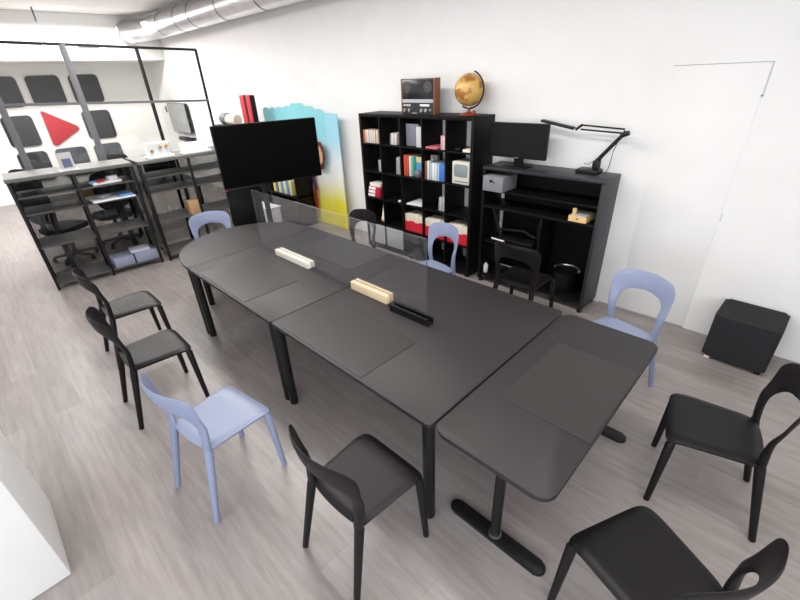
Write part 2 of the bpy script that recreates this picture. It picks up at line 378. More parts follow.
# things on the shelves
def slab(name, label, cat, S, a, x, y, z, sx, sy, sz, m, rz=0, group=None, bev=.003):
    o = MB().box(-sx/2, sx/2, -sy/2, sy/2, 0, sz, bev=bev).build(name, m)
    return tag(place(o, on(S, a, x, y, z), a+rz), label, cat, group)
zs = [1.170, .973, .570, .080]
slab('paper_stack', 'white papers lying on the first shelf of the left shelving unit', 'paper', S1, aA, .92, .15, zs[0], .32, .22, .03, M['white'], .1)
slab('red_leaflet', 'red leaflet on the upper right shelf of the left shelving unit', 'leaflet', S1, aA, .86, .05, zs[0]+.0305, .08, .06, .02, M['red_board'], .4)
slab('blue_leaflet', 'blue leaflet beside the red one on the upper shelf', 'leaflet', S1, aA, .78, .10, zs[0]+.0305, .06, .1, .02, cmat((.10, .30, .60)), -.3)
slab('white_packet', 'white packet at the right end of the upper shelf, left shelving unit', 'packet', S1, aA, 1.0, .12, zs[0]+.0305, .1, .08, .05, M['white'], .4)
slab('paper_sheets', 'loose white sheets on the second shelf of the left shelving unit', 'paper', S1, aA, .93, .10, zs[1], .48, .26, .014, M['white'], .05)
slab('grey_pouch', 'grey pouch lying on white sheets on the second shelf', 'pouch', S1, aA, .84, .12, zs[1]+.0145, .14, .10, .05, cmat((.2, .2, .23)), .5, bev=.015)
slab('blue_folder', 'blue folder lying on white sheets on the second shelf', 'folder', S1, aA, 1.07, .12, zs[1]+.0145, .16, .20, .025, cmat((.10, .25, .5)), .1)
slab('small_case', 'small black case on the upper left shelf near its left end', 'case', S1, aA, .14, .12, zs[0], .15, .12, .03, M['black_plastic'], .2)
for k, (x, sx, h) in enumerate(((.78, .24, .12), (1.04, .28, .13))):
    slab('storage_box', ['lavender grey box on the bottom shelf of the left shelving unit, left of the pair', 'lavender grey box on the bottom shelf of the left shelving unit, right of the pair'][k], 'box', S1, aA, x+(.02 if k else 0), .15, zs[3], sx, .28, h, M['lav'], .04, 'boxes on the bottom shelf')
slab('shallow_pale_box', 'shallow pale box resting on the right-hand lavender box of the bottom shelf', 'box', S1, aA, 1.02, .17, zs[3]+.131, .24, .22, .03, cmat((.5, .5, .58)), -.04)
slab('cardboard_box', 'small tan cardboard box on the second shelf of the second shelving unit', 'box', S2, aB, .52, .05, zs[2]+.0, .14, .12, .20, M['card'], .1)
for k, (x, c) in enumerate(((.14, 0), (.22, 0), (.31, 0))):
    o = MB().lathe([(.03, 0), (.032, .01), (.032, .11), (.012, .15), (.012, .19)], n=16).build('glass_jar', M['clear'])
    tag(place(o, on(S2, aB, x, .08, zs[2])), f'clear bottle on the second shelving unit, {ORD[k]} from the left of three', 'bottle', 'clear bottles on the shelf')

# ------------------------------------------------------------------ office beyond the partition
t = thing('office_desk', 'long black office desk behind the glass partition, seen through the metal shelves', 'desk', (-3.9, -2.6, 0))
MB().box(-.4, .4, -1.0, 1.3, .71, .735, bev=.004).build('desk_top', M['table'], t)
for x in (-.35, .35):
    for y in (-.95, .1, 1.25): MB().box(x-.025, x+.025, y-.025, y+.025, 0, .71).build('leg', M['black_metal'], t, 0)
def office_chair(loc, rz, label, top=1.18):
    t = thing('office_chair', label, 'chair', loc, rz, 'office chairs beyond the partition')
    MB().prism(rrect(-.24, .24, -.24, .24, .1), .46, .53, bev=.02).build('seat', M['fabric'], t)
    MB().prism(rrect(-.22, .22, .62, top, .12), -.27, -.22, 'y', bev=.015).build('backrest', M['fabric'], t)
    MB().box(-.03, .03, -.30, -.27, .46, .8).build('back_support', M['black_metal'], t, 0)
    MB().sweep([(0, 0, .09), (0, 0, .46)], .03, 12).build('gas_column', M['black_metal'], t)
    for k in range(5):
        a = 2*PI*k/5; MB().sweep([(0, 0, .1), (.28*math.cos(a), .28*math.sin(a), .07)], [.03, .018], 8).build('base_arm', M['black_metal'], t)
        MB().sphere((.28*math.cos(a), .28*math.sin(a), .032), .031, 12, 8).build('castor', M['black_plastic'], t)
    return t
office_chair((-3.3, -2.85, 0), math.radians(100), 'black office chair behind the right half of the left shelving unit')
office_chair((-3.1, -3.52, 0), math.radians(35), 'high-backed black office chair behind the left half of the left shelving unit', 1.36)
office_chair((-4.7, -2.2, 0), math.radians(-90), 'black office chair on the far side of the office desk')
for k, (x, y, h) in enumerate(((-3.85, -2.95, .20), (-3.8, -2.55, .16))):
    o = MB().box(-.14, .14, -.16, .16, 0, h, bev=.004).build('cardboard_carton', M['card'])
    tag(place(o, (x, y, .736), .1*k), ['tan cardboard carton on the office desk, nearer the left', 'tan cardboard carton on the office desk, nearer the right'][k], 'box', 'cartons on the office desk')
t = thing('desk_monitor', 'dark desktop monitor on the office desk behind the partition', 'monitor', (-4.0, -1.75, .736), PI/2)
MB().box(-.27, .27, -.02, .02, .12, .46, bev=.006).build('display', M['monitor'], t)
MB().box(-.03, .03, .02, .05, .0, .25).build('neck', M['black_metal'], t, 0)
MB().box(-.12, .12, -.08, .10, 0, .012).build('stand_base', M['black_metal'], t, 0)

# ------------------------------------------------------------------ folding display screen by the wall
t = thing('folding_display_screen', 'tall folding card display with turquoise cloud top fading to yellow, against the wall', 'display', (0, 0, 0))
def cloud(x0, x1, y0, y1, zt, bumps, name, m):
    n = 40; pts = []
    for k in range(n+1):
        s = k/n; z = zt(s)
        if bumps: z += .035*abs(math.sin(PI*bumps*s))
        pts.append((s, z))
    L = math.hypot(x1-x0, y1-y0)
    o = MB().prism([(0, 0), (L, 0)]+[(s*L, z) for s, z in pts[::-1]], -.008, .008, 'y').build(name, m, t, 0)
    o.location = (x0, y0, .003); o.rotation_euler = (0, 0, math.atan2(y1-y0, x1-x0)); return o
cloud(-2.95, -1.76, -.10, -.17, lambda s: 1.80+.10*s**3-.0*s, 5, 'cloud_panel', M['cloud'])
cloud(-1.76, -1.12, -.17, -.11, lambda s: 1.90-.13*s, 3, 'cloud_panel', M['cloud'])
cloud(-1.12, -.79, -.11, -.13, lambda s: 1.77, 0, 'plain_panel', M['mural'])
hair = [(-.03, 1.06), (.02, 1.14), (.0, 1.3), (-.05, 1.37), (-.16, 1.38), (-.28, 1.34), (-.32, 1.2), (-.28, 1.05), (-.14, .95), (-.05, .96)]
o = MB().prism(hair, -.006, 0, 'y', bev=.002).build('painted_hair', M['hair'], t); o.location = (-1.12, -.205, 0)
face = [(-.05, 1.08), (-.03, 1.2), (-.08, 1.3), (-.18, 1.31), (-.26, 1.2), (-.22, 1.08), (-.12, 1.02)]
o = MB().prism(face, -.004, 0, 'y').build('painted_face', M['skin'], t, 0); o.location = (-1.12, -.2115, 0)
o = MB().prism([(-.45, .95), (-.26, .95), (-.29, .75), (-.24, .6), (-.30, .58), (-.40, .75)], -.006, 0, 'y').build('painted_arm', M['purple'], t, 0); o.location = (-1.17, -.205, 0)
o = MB().prism([(-.32, .62), (-.27, .62), (-.29, .36), (-.33, .18), (-.38, .18)], -.006, 0, 'y').build('painted_cane', M['crimson'], t, 0); o.location = (-1.17, -.212, 0)

# ------------------------------------------------------------------ black bookcase behind the television
t = thing('low_black_bookcase', 'black wooden bookcase half hidden behind the big television', 'bookcase', (-2.80, -.40, 0))
W2, D2, H2 = 1.27, .16, 1.52
for x in (-1.27, -.35, .44, 1.27): MB().box(x-.015, x+.015, -D2, D2, .0, H2, bev=.002).build('side_panel', M['black_wood'], t)
for z in (.05, .5, .95, H2):
    MB().box(-1.285, 1.285, -D2-.002, D2, z, z+.03, bev=.002).build('shelf_board', M['black_wood'], t)
MB().box(-1.28, 1.28, D2, D2+.008, .05, H2).build('back_panel', M['black_wood'], t, 0)
cols_b = [(.62, .55, .10), (.05, .10, .30), (.60, .58, .15), (.12, .22, .50), (.62, .58, .3), (.10, .2, .45), (.6, .55, .2)]
for k, c in enumerate(cols_b):
    o = MB().box(-.035, .035, -.1, .1, 0, .24, bev=.003).build('magazine_binder', cmat(c))
    o.location = (-2.22+.085*k, -.45, .531); o.rotation_euler = (0, 0, 0)
    tag(o, f'{"yellow" if k % 2 == 0 else "blue"} binder on the bookcase behind the television, {ORD[k]} from the left', 'binder', 'binders behind the television')
t = thing('red_upright_case', 'tall red case with black stripe standing above the television top edge', 'case', (-2.80, -.40, H2+.031))
MB().box(-.26, -.10, -.06, .04, 0, .50, bev=.02, seg=3).build('red_half', M['red_plastic'], t)
MB().box(-.035, .10, -.06, .04, 0, .50, bev=.02, seg=3).build('red_half', M['red_plastic'], t)
MB().box(-.102, -.033, -.053, .035, 0, .495).build('black_stripe', M['black_plastic'], t, 0)
MB().box(.10, .125, -.055, .035, 0, .49, bev=.01).build('black_side', M['black_plastic'], t)
t = thing('paper_roll', 'beige roll with grey end lying left of the red case', 'roll', (-3.58, -.42, H2+.031))
MB().lathe([(.085, -.18), (.09, -.17), (.09, .22), (.085, .23)], (0, 0, .09), 24, 'x').build('roll_body', M['cream'], t)
MB().lathe([(.094, -.34), (.099, -.335), (.099, -.125), (.094, -.12)], (0, 0, .099), 24, 'x').build('grey_end', M['grey_post'], t)
t = thing('white_storage_bin', 'white plastic bin on the floor, seen through the table divider', 'bin', (-2.35, -.80, 0), .1)
MB().box(-.36, .36, -.14, .14, 0, .30, bev=.03, seg=3).build('bin_body', M['white'], t)
MB().box(-.37, .37, -.15, .15, .30, .33, bev=.012).build('bin_rim', M['white'], t)

# ------------------------------------------------------------------ big television on a stand
tvdir = math.atan2(1.18, .30)
t = thing('television', 'large black flat-screen television on a floor stand at the far table end', 'television', (-.37, -1.52, 0), tvdir)
# local x along the screen (left to right as seen), local -y faces the table
MB().prism(rrect(-.635, .61, 1.105, 1.815, .012), -.012, .03, 'y', bev=.004).build('casing', M['black_plastic'], t)
MB().box(-.625, .60, -.0145, -.0122, 1.125, 1.806).build('display', M['screen'], t, 0)
MB().box(-.30, .30, .03, .07, 1.2, 1.6, bev=.01).build('rear_housing', M['black_plastic'], t)
MB().box(-.635, -.595, -.012, .01, 1.085, 1.104).build('sensor_bar', M['black_plastic'], t, 0)
MB().box(-.63, -.61, -.0135, -.012, 1.09, 1.102).build('indicator_light', M['led'], t, 0)
MB().box(-.58, -.20, .125, .30, .4255, 1.07, bev=.01).build('equipment_box', M['black_wood'], t)
for x in (-.15,): MB().box(x-.03, x+.03, .071, .12, .05, 1.6, bev=.005).build('stand_column', M['black_metal'], t)
MB().box(-.55, .20, -.14, .36, 0, .05, bev=.012).build('stand_base', M['black_metal'], t)
MB().box(-.60, .12, .122, .34, .40, .425, bev=.004).build('stand_shelf', M['black_metal'], t)

# ------------------------------------------------------------------ meeting tables
TZ = .74
def leg_at(x, y, z1, t, r=.028):
    MB().lathe([(r*.90, 0), (r*.95, .006), (r, z1-.1), (r, z1)], (x, y, 0), 16).build('leg', M['black_metal'], t)
def table_frame(t, x0, x1, y0, y1):
    b = MB()
    for (a0, a1, b0, b1) in ((x0, x1, y0, y0+.03), (x0, x1, y1-.03, y1), (x0, x0+.03, y0, y1), (x1-.03, x1, y0, y1)): b.box(a0, a1, b0, b1, TZ-.085, TZ-.025)
    b.build('frame', M['black_metal'], t, 0)
Y0, Y1 = -3.115, -1.685
def square_table(x0, x1, label):
    cx, cy = (x0+x1)/2, (Y0+Y1)/2; hx, hy = (x1-x0)/2, (Y1-Y0)/2
    t = thing('meeting_table', label, 'table', (cx, cy, 0), 0, 'black meeting tables pushed together')
    MB().prism(rrect(-hx, hx, -hy, hy, .022), TZ-.025, TZ, bev=.004).build('tabletop', M['table'], t)
    table_frame(t, -hx+.06, hx-.06, -hy+.06, hy-.06)
    for sx in (-1, 1):
        for sy in (-1, 1): leg_at(sx*(hx-.0338), sy*(hy-.0338), TZ-.0255, t, .0335)
    return t
square_table(.603, 2.063, 'black square meeting table between the rounded end table and the one nearer the camera')
square_table(2.069, 3.532, 'black square meeting table nearer the camera, with the pine block on it')
t = thing('rounded_end_table', 'black half-round end table at the television end of the meeting tables', 'table', (.597, -2.40, 0))
outl = []
for k in range(41):
    a = PI/2+PI*k/40; c, s = math.cos(a), math.sin(a)
    outl.append((-.84*abs(c)**(2/2.15), .715*math.copysign(abs(s)**(2/2.15), s)))
MB().prism(outl, TZ-.025, TZ, bev=.004).build('tabletop', M['table'], t)
for (x, y) in ((-.0342, -.68), (-.0342, .68), (-.63, -.40), (-.63, .40)): leg_at(x, y, TZ-.0255, t, .0335)
MB().box(-.62, -.07, -.42, -.39, TZ-.085, TZ-.025).box(-.62, -.07, .39, .42, TZ-.085, TZ-.025).box(-.10, -.07, -.62, .62, TZ-.085, TZ-.025).build('frame', M['black_metal'], t, 0)
# desk on T-legs at the near end
t = thing('t_leg_desk', 'black desk on two T-shaped legs at the near end of the meeting tables', 'desk', (3.842, -2.40, 0))
MB().prism(rrect(-.297, .300, -.715, .715, .07), TZ-.027, TZ-.002, bev=.004).build('desktop', M['table'], t)
for y in (-.54, .60):
    MB().prism(rrect(-.29, .29, y-.04, y+.04, .0395), 0, .028, bev=.008).build('foot_bar', M['black_metal'], t)
    c = MB().lathe([(.027, .028), (.027, TZ-.0285)], (.0, y, 0), 20).build('column', M['black_metal'], t)
    MB().lathe([(.036, .0282), (.036, .032), (.029, .034)], (0, y, 0), 20).build('collar_ring', M['silver'], c)
    MB().box(-.24, .24, y-.03, y+.03, TZ-.055, TZ-.028).build('top_bracket', M['black_metal'], t, 0)
MB().box(-.02, .02, -.51, .57, TZ-.10, TZ-.056).build('cross_beam', M['black_metal'], t, 0)
# desk pads
def pad(x0, x1, y0, y1, z, label):
    o = MB().prism(rrect(-(x1-x0)/2, (x1-x0)/2, -(y1-y0)/2, (y1-y0)/2, .008), 0, .0025).build('desk_pad', M['pad'])
    tag(place(o, ((x0+x1)/2, (y0+y1)/2, z)), label, 'desk pad', 'dark desk pads on the tables')
pad(2.185, 3.01, -3.095, -2.63, TZ+.0003, 'dark desk pad on the near side of the square table nearer the camera')
pad(.80, 1.64, -3.09, -2.60, TZ+.0003, 'dark desk pad on the near side of the square table farther from the camera')
pad(.98, 1.825, -2.185, -1.70, TZ+.0003, 'dark desk pad behind the divider on the farther square table')
pad(3.675, 4.135, -2.715, -2.055, TZ-.0017, 'dark desk pad on the T-leg desk')
# divider
t = thing('table_divider', 'long clear acrylic divider standing upright along the middle of the tables', 'divider', (1.755, -2.372, TZ+.001))
MB().box(-1.12, .02, .002, .008, .0, .58).build('acrylic_sheet', M['smoke'], t, 0)
MB().box(.024, 1.12, .002, .008, .0, .58).build('acrylic_sheet', M['smoke'], t, 0)
MB().box(-1.121, 1.121, .0015, .0085, .58, .582).build('sheet_edge', M['smoke'], t, 0)
MB().box(1.12, 1.1208, .0015, .0085, .0, .58).build('sheet_edge', M['grey_shelf'], t, 0)
for nm, lab, x, L, h, mm in (('white_wood_block', 'white-painted wooden block holding the divider on the farther table', 1.238, .272, .058, 'offwhite_wood'), ('pine_wood_block', 'bare pine block holding the divider on the nearer table', 2.312, .203, .068, 'pine')):
    t = thing(nm, lab, 'block', (x, -2.372, TZ+.001), 0, 'wooden blocks along the divider')
    MB().box(-L, L, -.040, .0012, 0, h, bev=.002).build('front_half', M[mm], t)
    MB().box(-L, L, .0088, .034, 0, h, bev=.002).build('rear_half', M[mm], t)
t = thing('black_holder_bar', 'black bar lying at the right end of the divider beside the pine block', 'bar', (2.765, -2.415, TZ+.001), math.radians(1))
MB().box(-.178, .178, -.038, .034, 0, .012, bev=.003).build('bar_base', M['black_plastic'], t)
MB().box(-.178, .178, -.036, -.020, .012, .052, bev=.003).box(-.178, .178, .016, .032, .012, .046, bev=.003).build('bar_rail', M['black_plastic'], t)

# ------------------------------------------------------------------ chairs
def seat_mesh():
    b = MB(); bm = b.bm; n, m = 20, 20
    def top(u, v):      # u,v in -1..1 ; superellipse-square
        uu = math.copysign(abs(u), u); vv = v
        hw = .192+.034*(vv+1)/2
        # rounded corners: pull in near corners
        k = 9
        rr = (abs(uu)**k+abs(vv)**k)**(1/k); q = max(abs(uu), abs(vv))
        f = 1 if rr == 0 else q/rr
        x = hw*uu*f; y = .055+.204*vv*f - (.018*(1-uu*uu) if vv < 0 else 0)*abs(vv)
        z = .490-.008*(1-uu*uu)*(1-vv*vv) - .014*max(0, q-.82)/.18*max(0, q-.82)/.18 - (.016*max(0, vv-.4)/.6*max(0, vv-.4)/.6)
        return Vector((x, y, z))
    T = [[bm.verts.new(top(-1+2*i/n, -1+2*j/m)) for i in range(n+1)] for j in range(m+1)]
    B = [[bm.verts.new(top((-1+2*i/n)*.97, (-1+2*j/m)*.97)-Vector((0, 0, .022 if 0 < i < n and 0 < j < m else .020))) for i in range(n+1)] for j in range(m+1)]
    for j in range(m):
        for i in range(n):
            bm.faces.new((T[j][i], T[j][i+1], T[j+1][i+1], T[j+1][i])); bm.faces.new((B[j][i], B[j+1][i], B[j+1][i+1], B[j][i+1]))
    ring = [(0, i) for i in range(n+1)]+[(j, n) for j in range(1, m+1)]+[(m, i) for i in range(n-1, -1, -1)]+[(j, 0) for j in range(m-1, 0, -1)]
    for (a, c), (e, g) in zip(ring, ring[1:]+ring[:1]): bm.faces.new((T[a][c], B[a][c], B[e][g], T[e][g]))
    return b
def backrest_mesh():
    b = MB(); bm = b.bm
    ho, zt, ro = .230, .882, .082       # outer half width, top, corner radius
    hi, zi, ri = .160, .748, .080
    zb = .455
    def arch(h0, h1, ztop, r, n):
        """points from bottom right up and over to bottom left, n samples each part, equal index spacing"""
        pts = []
        ns, nc, nt = 10, 8, 12
        for k in range(ns): s = k/ns; pts.append((h0+(h1-h0)*s**.8, zb+(ztop-r-zb)*s))
        for k in range(nc): a = PI/2*k/nc; pts.append((h1-r+r*math.cos(a), ztop-r+r*math.sin(a)))
        for k in range(nt): s = k/nt; x = (h1-r)*(1-2*s); pts.append((x, ztop+.012*(1-(x/(h1-r))**2)))
        for k in range(nc): a = PI/2+PI/2*k/nc; pts.append((-(h1-r)+r*math.cos(a), ztop-r+r*math.sin(a)))
        for k in range(ns+1): s = 1-k/ns; pts.append((-(h0+(h1-h0)*s**.8), zb+(ztop-r-zb)*s))
        return pts
    O = arch(.198, ho, zt, ro, 0); I = arch(.150, hi, zi, ri, 0)
    def depth(x, z):
        s = min(1, max(0, (z-.50)/.26)); s = s*s*(3-2*s)
        u = min(1, max(0, (z-.46)/.2)); l = min(1, max(0, (z-.64)/.24))
        return -.147+.022*u*u*(3-2*u)-.042*l-.082*s*(1-(x/.236)**2)
    K = 8
    rows_f, rows_b = [], []
    for (xo, zo), (xi, zi_) in zip(O, I):
        f, bk = [], []
        for k in range(K+1):
            s = k/K; x = xi+(xo-xi)*s; z = zi_+(zo-zi_)*s
            wide = math.hypot(xo-xi, zo-zi_)
            th = (.0175 if wide < .065 else max(.0085, .0175-.009*min(1, (wide-.065)/.08)))*math.sqrt(max(0.02, 1-abs(2*s-1)**3.2))
            y = depth(x, z)
            f.append(bm.verts.new((x, y+th, z))); bk.append(bm.verts.new((x, y-th, z)))
        rows_f.append(f); rows_b.append(bk)
    n = len(O)
    for i in range(n-1):
        for k in range(K):
            bm.faces.new((rows_f[i][k], rows_f[i][k+1], rows_f[i+1][k+1], rows_f[i+1][k]))
            bm.faces.new((rows_b[i][k], rows_b[i+1][k], rows_b[i+1][k+1], rows_b[i][k+1]))
        for k in (0, K): bm.faces.new((rows_f[i][k], rows_f[i+1][k], rows_b[i+1][k], rows_b[i][k]))
    for i in (0, n-1):
        for k in range(K): bm.faces.new((rows_f[i][k], rows_b[i][k], rows_b[i][k+1], rows_f[i][k+1]))
    return b
def leg_mesh(sx, front):
    if front: pts = [(sx*.200, .214, .468), (sx*.207, .226, .44), (sx*.229, .243, 0)]; r = [.012, .0235, .0165]
    else: pts = [(sx*.178, -.143, .50), (sx*.181, -.148, .455), (sx*.214, -.246, 0)]; r = [.015, .024, .0165]
    return MB().sweep(pts, r, 12)
def make_chair(kind, label, group):
    m = M['black_plastic'] if kind == 'black' else M['blue_plastic']
    t = thing('moulded_chair', label, 'chair', (0, 0, 0), 0, group)
    seat_mesh().build('seat', m, t, 50); backrest_mesh().build('backrest', m, t, 60)
    for sx in (-1, 1):
        for fr in (True, False): leg_mesh(sx, fr).build('leg', m, t, 60)
    b = MB(); b.sweep([(-.203, .215, .466), (-.178, -.14, .466)], .012, 8); b.sweep([(.203, .215, .466), (.178, -.14, .466)], .012, 8); b.sweep([(-.203, .222, .461), (.203, .222, .461)], .011, 8)
    b.build('seat_rail', m, t, 60)
    return t
GB, GL = 'black moulded chairs around the tables', 'pale blue moulded chairs around the tables'
R = math.radians
black = [(.315, -3.655, R(0), 'black plastic chair on the near side of the tables, farthest from the camera'),
         (1.272, -3.757, R(-1), 'black plastic chair on the near side, between the farthest black chair and the blue one'),
         (3.335, -3.43, R(0), 'black plastic chair tucked against the front table leg, right of the near blue chair'),
         (4.56, -1.885, R(101), 'black plastic chair on the right, facing the T-leg desk, before the black cube stool'),
         (4.525, -2.92, R(65), 'black plastic chair cut off by the bottom right corner of the picture'),
         (.945, -1.42, R(180), 'black plastic chair behind the tables, at the left end of the bookcase'),
         (2.80, -.90, R(1), 'dark chair with its back turned, pushed towards the black cabinet')]
blue = [(2.376, -3.735, R(8.7), 'pale blue plastic chair on the near side of the tables'),
        (3.805, -1.265, R(164), 'pale blue plastic chair by the far right corner of the T-leg desk'),
        (1.965, -1.26, R(169), 'pale blue plastic chair in front of the cube bookcase'),
        (-.35, -2.455, R(-106), 'pale blue plastic chair at the rounded end, left of the television')]
for kind, lst, g in (('black', black, GB), ('blue', blue, GL)):
    first = make_chair(kind, lst[0][3], g); place(first, (lst[0][0], lst[0][1], 0), lst[0][2])
    for (x, y, rz, lab) in lst[1:]: copy_thing(first, (x, y, 0), rz, lab)

# ------------------------------------------------------------------ cube bookcase
BW, BD, BH = 1.82, .39, 1.82
t = thing('cube_bookcase', 'large black cube bookcase with five columns and rows against the white wall', 'bookcase', (0, -BD, 0))
zb0 = .045
cx = [.0]+[.0175+.357*k for k in range(1, 5)]+[BW]       # divider centre lines (approx)
CX = [.019, .376, .7325, 1.089, 1.4455, 1.803]
for k, x in enumerate(CX):
    th = .019 if k in (0, 5) else .008
    MB().box(x-th, x+th, (0 if k in (0, 5) else .003), BD-.004, (zb0 if 0 < k < 5 else .02), BH-.001, bev=.0015).build('side_panel' if k in (0, 5) else 'divider', M['black_wood'], t)
RZ = [.383, .742, 1.10, 1.457]
for z in [zb0+.019]+RZ+[BH-.019]:
    th = .019 if z in (zb0+.019, BH-.019) else .008
    MB().box(.002 if th > .01 else .038, BW-.002 if th > .01 else BW-.038, .0015, BD-.005, z-th, z+th, bev=.0015).build('top_board' if z > 1.7 else 'shelf_board', M['black_wood'], t)
for x in (.04, .86, 1.78):
    for y in (.03, .33): MB().box(x-.02, x+.02, y-.02, y+.02, 0, .046).build('foot', M['black_metal'], t, 0)
for k in (0, 1):
    f = MB().box(CX[k]+.02, CX[k+1]-.010, .012, .36, .0845, RZ[0]-.0095, bev=.002).build('drawer_insert', M['grey_insert'], t)
FL = [zb0+.0385, RZ[0]+.0085, RZ[1]+.0085, RZ[2]+.0085, RZ[3]+.0085]       # floors of the rows, bottom to top
def book(name, label, cat, x, y, z, sx, sy, sz, m, ry=0, rz=0, group=None, bev=.0015):
    """upright or flat slab; x = left edge, y = front edge measured from the wall (negative), tilt ry about its bottom left or right edge"""
    if ry >= 0: b = MB().box(0, sx, 0, sy, 0, sz, bev=bev); ox = x
    else: b = MB().box(-sx, 0, 0, sy, 0, sz, bev=bev); ox = x+sx
    o = b.build(name, m); o.location = (ox, y, z+.0006+sx*abs(math.sin(ry))); o.rotation_euler = (0, ry, rz); return tag(o, label, cat, group)
cdcol = [(.55, .12, .05, 'orange'), (.45, .10, .08, 'red'), (.55, .42, .30, 'tan'), (.50, .50, .48, 'grey'), (.65, .62, .55, 'cream'), (.30, .30, .30, 'charcoal'), (.65, .63, .60, 'white'), (.55, .40, .28, 'beige'),
         (.60, .60, .60, 'pale grey'), (.45, .40, .36, 'taupe'), (.66, .62, .55, 'ivory'), (.35, .15, .10, 'brown'), (.55, .55, .55, 'silver grey'), (.60, .35, .18, 'ochre'), (.20, .12, .10, 'dark brown')]
x = .045
for k, (r, g, b_, nmz) in enumerate(cdcol):
    wd = .0205; book('disc_case', f'{nmz} disc case, {ORD[k]} from the left in the top left cubby', 'disc case', x, -.372, FL[4], wd-.0012, .14, .155+.004*random.random(), cmat((r, g, b_)), group='disc cases in the top left cubby'); x += wd+.0004
x = .520
for k, (r, g, b_, nmz) in enumerate([(.2, .18, .17, 'dark'), (.55, .55, .55, 'grey'), (.65, .62, .6, 'white'), (.4, .36, .32, 'taupe'), (.68, .68, .68, 'pale'), (.5, .42, .38, 'beige')]):
    book('disc_case', f'{nmz} leaning disc case, {ORD[k]} from the left in the second cubby of the top row', 'disc case', x, -.35, FL[4], .017, .14, .135, cmat((r, g, b_)), ry=.10, group='leaning disc cases in the top row'); x += .0205
book('picture_book', 'wide grey photo book standing face out in the top row centre cubby', 'book', .772, -.31, FL[4], .19, .03, .25, cmat((.17, .18, .22)), rz=.06)
o = bpy.data.objects[-1] if False else None
book('white_box_file', 'white box beside the grey photo book in the top row', 'box', .972, -.35, FL[4], .095, .2, .225, cmat((.52, .52, .52)))
book('pink_folder', 'pink folder lying flat in the fourth cubby of the top row', 'folder', 1.135, -.37, FL[4], .17, .22, .022, cmat((.55, .13, .17)), rz=0)
book('pink_book', 'pink book with pale spine at the right of the fourth top cubby', 'book', 1.355, -.36, FL[4], .033, .16, .15, cmat((.62, .30, .32)))
book('white_booklet', 'white booklet beside the pink book in the top row', 'book', 1.390, -.36, FL[4], .022, .16, .145, cmat((.66, .55, .55)))
book('red_card', 'red card standing behind the pink book in the top row', 'card', 1.36, -.17, FL[4], .06, .02, .26, M['crimson'])
book('cream_notepad', 'cream notepad lying flat in the rightmost top cubby', 'notepad', 1.67, -.37, FL[4], .11, .2, .028, M['cream'])
book('black_lens_cap', 'small black box lying in the rightmost top cubby', 'box', 1.53, -.33, FL[4], .07, .07, .03, M['black_plastic'])
for k in range(2):
    book('disc_case', f'grey disc case in the second row leftmost cubby, {"left" if k == 0 else "right"} of the two', 'disc case', .295+.03*k, -.36, FL[3], .022, .14, .15, cmat(((.30, .5)[k], (.30, .5)[k], (.32, .52)[k])), group='two disc cases in the second row')
for k, (g, nmz) in enumerate(((.25, 'dark grey'), (.45, 'grey'), (.30, 'charcoal'), (.5, 'light grey'))):
    book('magazine', f'{nmz} leaning magazine in the second row, {ORD[k]} from the left', 'magazine', .610+.024*k, -.35, FL[3], .016, .2, .21, cmat((g, g, g)), ry=-.09 if k < 0 else .06, group='leaning magazines in the second row')
for k, (sx, sz, c, nmz) in enumerate(((.03, .25, (.62, .07, .03), 'orange red'), (.024, .245, (.50, .08, .05), 'brick red'), (.03, .24, (.66, .60, .5), 'cream'), (.022, .235, (.10, .45, .36), 'green'))):
    book('paperback', f'{nmz} book in the second row centre cubby', 'book', .765+.034*k, -.36+.01*k, FL[3], sx, .19, sz, cmat(c), group='books in the second row centre cubby')
b = thing('picture_magazine', 'magazine with blue cover standing face out beside the green book', 'magazine', (.975, -.30, FL[3]+.0006), -.12)
MB().box(-.065, .085, 0, .012, 0, .235).build('pages', cmat((.60, .50, .25)), b, 0)
MB().box(-.062, .082, -.002, -.0003, .02, .17).build('cover_picture', cmat((.09, .28, .50)), b, 0)
o = MB().sphere((0, 0, .05), .05, 18, 12, (1, .8, 1)).build('grey_orb', M['grey_post']); tag(place(o, (1.0, -.365, FL[3]+.0005)), 'dark grey ball in front of the blue magazine', 'ball')
for k, (sx, sz, c, nmz) in enumerate(((.036, .21, (.20, .075, .035), 'brown'), (.03, .215, (.62, .60, .58), 'cream'), (.034, .19, (.35, .42, .48), 'grey blue'), (.03, .2, (.70, .70, .70), 'white'), (.028, .19, (.60, .62, .64), 'pale grey'), (.028, .2, (.30, .45, .65), 'light blue'))):
    book('hardback', f'{nmz} book in the second row fourth cubby, {ORD[k]} from the left', 'book', 1.11+.039*k, -.36, FL[3], sx, .19, sz, cmat(c), group='books in the second row fourth cubby')
book('blue_book', 'large royal blue book leaning at the right of the fourth cubby', 'book', 1.348, -.36, FL[3], .066, .19, .20, cmat((.05, .15, .48)), ry=0)
b = thing('toy_camera', 'small grey camera on top of the books in the second row', 'camera', (1.225, -.30, FL[3]+.2162))
MB().box(-.05, .05, -.03, .03, 0, .07, bev=.008).build('camera_body', cmat((.10, .10, .11)), b)
MB().lathe([(.025, -.055), (.025, -.03)], (0, 0, .035), 16, 'y').build('lens', M['silver'], b)
# little tube monitor
b = thing('tube_monitor', 'small beige tube computer on the second row, rightmost cubby', 'computer', (1.645, -.36, FL[3]+.0005))
MB().box(-.125, .125, 0, .23, 0, .25, bev=.014, seg=3).build('casing', M['beige'], b)
MB().prism(rrect(-.092, .092, .085, .222, .03), -.004, .004, 'y', bev=.003).build('tube_glass', M['crt'], b)
MB().box(-.08, .10, -.003, .004, .028, .04).build('disk_slot', M['grey_box'], b, 0)
